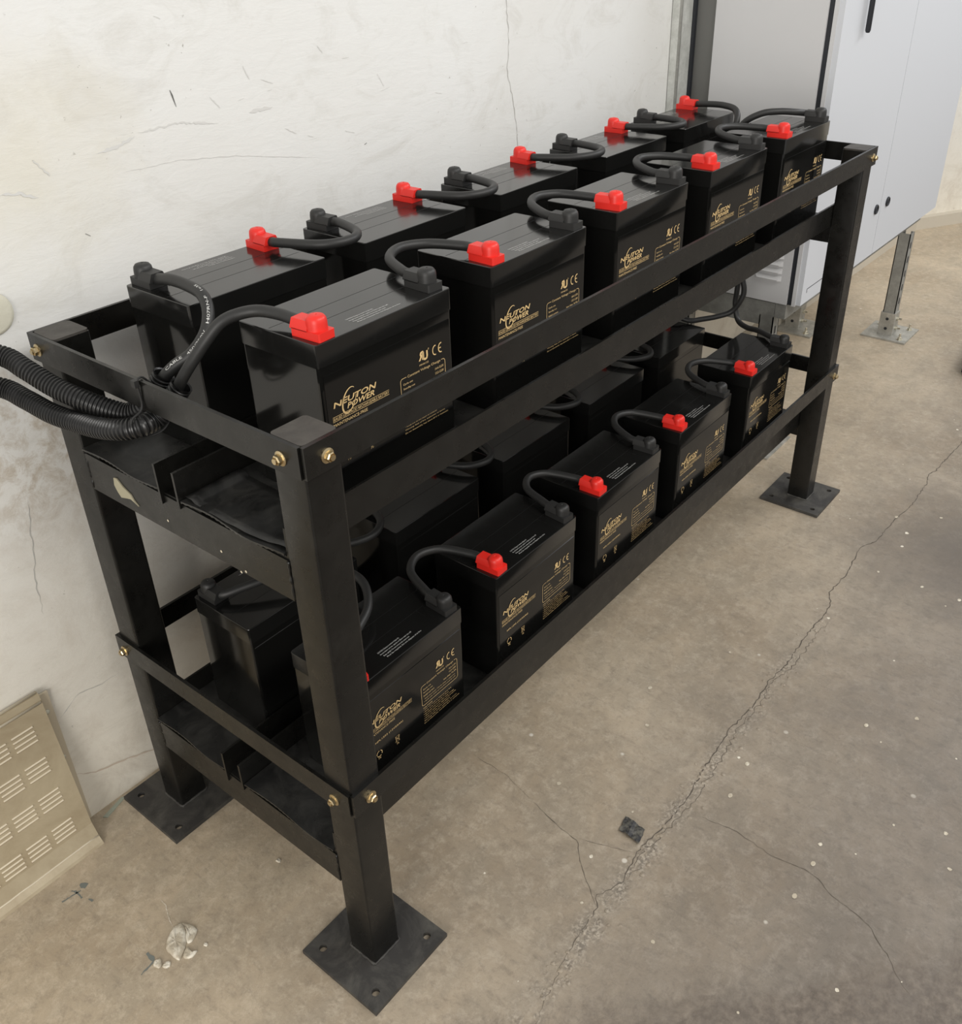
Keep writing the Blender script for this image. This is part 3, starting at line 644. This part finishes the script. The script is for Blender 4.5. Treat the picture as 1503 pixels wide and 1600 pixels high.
for dd, xx, zz in ((d1, .508, .150), (d2, .606, .152)):
    bm = bmesh.new(); lathe(bm, [(.0145, 0), (.0145, .003), (.0125, .005), (.0095, .004), (.0085, .0025), (0, .0025)], 24, Matrix.Translation((xx, -.004, zz)) @ Matrix.Rotation(math.pi / 2, 4, 'X'))
    fin('lock', bm, m_dark, dd, smooth=True, label='round black lock')
bm = bmesh.new(); lathe(bm, [(0, 0), (.0045, .001), (.0065, .006), (.0065, .32), (.0, .325)], 14, Matrix.Translation((.140, -.018, .665)))
box(bm, .1360, .1440, -.018, -.003, .92, .95); fin('door_handle', bm, m_dark, d1, smooth=True, label='long black lever handle')
# stand: legs, beams and base plates
stand = thing('cabinet_stand', 'galvanised slotted-channel stand with bolted feet under the pale cabinet', 'stand', (0, 0, 0))
def leg(x, y, ztop, px=None, py=None, back=False):
    px = x if px is None else px; py = y if py is None else py; h = .0205
    bm = bmesh.new()
    # open C channel, opening away from the wall row
    box(bm, x - h, x - h + .003, y - h, y + h, .006, ztop); box(bm, x - h, x + h, y + h - .003, y + h, .006, ztop); box(bm, x - h, x + h, y - h, y - h + .003, .006, ztop); box(bm, x + h - .003, x + h, y - h, y - h + .012, .006, ztop); box(bm, x + h - .003, x + h, y + h - .012, y + h, .006, ztop)
    lg = fin('stand_leg', bm, m_galvd, stand)
    bm = bmesh.new()
    n = int((ztop - .12) / .05)
    for i in range(n): z = .12 + i * .05; box(bm, x - .005, x + .005, y - h - .0006, y - h, z, z + .022)
    fin('slots', bm, m_dark, lg, kind='stuff')
    f = fin('stand_foot', bx(px - .08, px + .08, py - .078, py + .078, 0, .006), m_galv, stand, bevel=.001)
    fin('foot_socket', bx(x - h - .005, x + h + .005, y - h - .005, y + h + .005, .006, .088), m_galv, f, bevel=.001)
    for z in (.030, .066):
        bm = bmesh.new(); lathe(bm, [(.0055, 0), (.0055, .0008), (0, .0008)], 12, Matrix.Translation((x - h - .005, y, z)) @ Matrix.Rotation(-math.pi / 2, 4, 'Y'))
        fin('socket_hole', bm, m_dark, f)
    for i, j in ((-1, -1), (1, -1), (1, 1)):
        bm = bmesh.new(); lathe(bm, [(.011, 0), (.011, .002), (.0075, .002), (.0075, .009), (.004, .009), (.004, .022), (0, .022)], 6, Matrix.Translation((px + i * .055, py + j * .052, .006)))
        fin('anchor_bolt', bm, m_zinc, f)
    for z in (.030, .066):
        bm = bmesh.new(); lathe(bm, [(.008, 0), (.008, .006), (.004, .006), (.004, .018), (0, .018)], 6, Matrix.Translation((x, y - h - .005, z)) @ Matrix.Rotation(math.pi / 2, 4, 'X'))
        fin('socket_bolt', bm, m_zinc, f)
leg(1.898, .283, .374, 1.842, .258); leg(2.866, .222, .374, 2.880, .215); leg(1.90, .540, .374, 1.90, .51); leg(2.745, .520, .374, 2.745, .505)
for y0, y1 in ((.262, .303),): fin('stand_beam', bx(1.878, 3.04, .232, .262, .374, .4145), m_galvd, stand, bevel=.001)
fin('stand_beam', bx(1.878, 3.04, .520, .561, .374, .4145), m_galvd, stand, bevel=.001)
fin('stand_beam', bx(1.878, 1.919, .263, .519, .345, .4135), m_galvd, stand, bevel=.001)
fin('stand_beam', bx(2.866, 2.90, .263, .519, .374, .4135), m_galvd, stand, bevel=.001)
st_ = thing('wall_strut', 'vertical galvanised strut fixed to the wall left of the pale cabinet', 'strut', (0, 0, 0))
bm = bmesh.new(); box(bm, 1.800, 1.868, WY - .022, WY - .002, .03, 2.4); fin('strut_channel', bm, m_strut, st_, bevel=.001)
fin('strut_lip', bx(1.800, 1.806, WY - .028, WY - .022, .03, 2.4), m_galvd, st_)
fin('cover_strip', bx(1.868, 1.879, WY - .030, WY - .004, .03, 2.4), m_dark, st_)

# ------------------------------------------------------------------ sheet metal vent cover low on the wall at the left
vc = thing('vent_cover', 'dusty beige slotted metal vent cover low on the wall near the floor', 'vent', (0, 0, 0))
XR, XLF = -.128, -.75
def fy(z): return .552 + (.585 - .552) * z / .30
bm = bmesh.new()
prism(bm, [(.598, .315), (.588, .315), (fy(.30), .300), (fy(.035), .035), (.545, .014), (.535, .004), (.532, .0), (.54, .0), (.556, .030), (.590, .300), (.598, .308)], 'x', XLF, XR + .006)
fin('cover_sheet', bm, m_ventm, vc)
bm = bmesh.new(); prism(bm, [(XR + .022, .005), (XR + .022, .305), (XR, .305), (XR - .0, .005)], 'y', .5945, .5985); fin('side_flange', bm, m_rim, vc, label='pale worn side flange')
bm = bmesh.new(); prism(bm, [(.598, .004), (.556, .030), (.588, .300), (.598, .300)], 'x', XR - .001, XR + .0005); fin('side_cheek', bm, m_ventm, vc)
for zz, yy in ((.3165, .5925), (.3015, .5835)):
    bm = bmesh.new(); tube(bm, [Vector((XR + .004 - k * .1, yy, zz)) for k in range(7)], .0024, 8); fin('top_rim', bm, m_rim, vc, smooth='all')
bm = bmesh.new(); tube(bm, [Vector((XR + .006 - k * .02, .5445 + random.uniform(-.0006, .0006), .012)) for k in range(32)], .0018, 8); fin('bottom_rim', bm, m_rim, vc, smooth='all')
def slot(xc, zc):
    for i in range(4):
        z = zc + .015 - i * .0090; bm = bmesh.new(); y = fy(z)
        prism(bm, [(y, z - .0013), (y - .0022, z - .0004), (y - .0022, z + .0004), (y, z + .0011)], 'x', xc - .0175, xc + .0175)
        s_ = fin('slot_louvre', bm, m_slot, vc)
        fin('slot_gap', bx(xc - .0175, xc + .0175, y - .0005, y, z - .0032, z - .0017), m_slit, s_)
for r, z in enumerate((.254, .190, .124, .056)):
    for c_ in range(5): slot(-.1665 - c_ * .0445, z - c_ * .0008)
for z in (.268, .165, .03):
    bm = bmesh.new(); lathe(bm, [(.0045, 0), (.0042, .002), (.002, .0032), (0, .0032)], 12, Matrix.Translation((XR + .011, .5945, z)) @ Matrix.Rotation(math.pi / 2, 4, 'X')); fin('screw', bm, m_cream, vc, smooth='all')

# round cream wall patch at the left border
bm = bmesh.new(); lathe(bm, [(.030, 0), (.029, .003), (.024, .0045), (0, .0035)], 32, Matrix.Translation((-.0125, WY - .0005, .912)) @ Matrix.Rotation(math.pi / 2, 4, 'X'))
tag(fin('wall_blanking_disc', bm, m_cream, smooth='all'), 'round cream disc on the wall above the conduits at the left border', 'disc')

# ------------------------------------------------------------------ small things on the floor
def lump(name, pts, h, m, label, cat, group=None):
    bm = bmesh.new(); cx = sum(p[0] for p in pts) / len(pts); cy = sum(p[1] for p in pts) / len(pts); rings = []
    P = spline([(p[0], p[1], 0) for p in pts] + [(pts[0][0], pts[0][1], 0)], 4)[:-1]
    for s, z in ((1, 0), (.97, .45), (.85, .8), (.6, 1.0), (.3, .88)):
        rings.append([bm.verts.new((cx + (p.x - cx) * s + random.uniform(-.0006, .0006), cy + (p.y - cy) * s + random.uniform(-.0006, .0006), h * z * random.uniform(.75, 1.15) if z else 0)) for p in P])
    c_ = bm.verts.new((cx, cy, h * .8)); n = len(P)
    for a, b in zip(rings, rings[1:]):
        for i in range(n): bm.faces.new((a[i], a[(i + 1) % n], b[(i + 1) % n], b[i]))
    for i in range(n): bm.faces.new((rings[-1][i], rings[-1][(i + 1) % n], c_))
    bm.faces.new(rings[0][::-1])
    return tag(fin(name, bm, m, smooth='all'), label, cat, group)
dz = thing('plaster_blob', 'cracked cream plaster blob dried on the floor near the near front foot', 'plaster', (0, 0, 0))
for P, h in (([(-.1444, .3032), (-.131, .300), (-.1345, .284), (-.1509, .2611), (-.1634, .2535), (-.172, .2512), (-.1736, .2751), (-.171, .2837), (-.1597, .2949)], .0055),
             ([(-.1305, .2995), (-.1242, .2878), (-.1228, .270), (-.1396, .2603), (-.1465, .2655), (-.1340, .2835)], .004),
             ([(-.150, .2446), (-.1500, .2590), (-.1625, .2515), (-.1635, .2445), (-.1560, .2385), (-.1440, .2405)], .0035)):
    o = lump('plaster_flake', P, h, m_plas, 'x', 'x')
    del o['label']; del o['category']; o.parent = dz
lump('plaster_drop', [(-.2005, .2745), (-.1930, .2800), (-.1865, .2745), (-.1920, .2650), (-.1975, .2640)], .003, m_plas, 'angular cream plaster droplet left of the ring-shaped one on the floor', 'plaster')
lump('plaster_drop', [(-.1935, .2620), (-.1865, .2650), (-.1805, .2600), (-.1840, .2540), (-.1910, .2550)], .003, m_plas, 'round cream plaster droplet touching the end of the floor pen mark', 'plaster')
lump('plaster_drop', [(-.1330, .2410), (-.1290, .2430), (-.1270, .2385), (-.1310, .2360)], .002, m_plas, 'tiny cream plaster droplet to the right of the large blob', 'plaster')
lump('plaster_drop', [(.0355, .2690), (.0415, .2700), (.0425, .2640), (.0370, .2620)], .002, m_plas, 'lone pale droplet on the floor under the near end of the rack', 'plaster')
ribbon('plaster_streak', [(-.127, .363), (-.128, .345), (-.136, .330), (-.1435, .306)], .0016, m_plas, fl, jit=.0006, step=.003)
for P, wd in (([(-.228, .485), (-.206, .482), (-.197, .480)], .0028), ([(-.207, .492), (-.204, .486), (-.2035, .466)], .004), ([(-.192, .492), (-.187, .480)], .009), ([(-.198, .456), (-.196, .447)], .004), ([(-.220, .277), (-.194, .280)], .003), ([(-.194, .300), (-.1945, .281)], .006)):
    ribbon('paint_mark', P, wd, m_paint, fl, jit=.0005, step=.003, taper=False, off=.0004)
bm = bmesh.new(); n = 6; g = []
O = Vector((.4371, -.1542, 0)); ux = Vector((-.0046, -.0406, 0)); uy = Vector((.0300, .0060, 0))
for i in range(8):
    g.append([bm.verts.new(O + ux * i / 7 + uy * j / 5 + Vector((random.uniform(-.0007, .0007), random.uniform(-.0007, .0007), .0018 + .0022 * random.random() + .002 * (i in (2, 3))))) for j in range(6)])
for a, b in zip(g, g[1:]):
    for j in range(5): bm.faces.new((a[j], a[j + 1], b[j + 1], b[j]))
o = fin('tape_scrap', bm, m_scrap); s_ = o.modifiers.new('s', 'SOLIDIFY'); s_.thickness = .0015; s_.offset = -1
tag(o, 'small crumpled dark tape scrap lying beside the long floor crack', 'scrap')
bm = bmesh.new(); prism(bm, [(-.093, .582), (-.088, .575), (-.044, .589), (-.047, .5945)], 'z', 0, .002)
tag(fin('plastic_strip', bm, m_tape), 'pale green plastic strip on the floor against the wall by the vent cover', 'strip')
bm = bx(2.66, 2.90, -.36, -.090, 0, .085); bmesh.ops.bevel(bm, geom=list(bm.edges), offset=.006, segments=3, affect='EDGES')
tag(fin('black_case', bm, m_rub, smooth=True), 'black case edge just entering at the right border, standing on the floor', 'case')
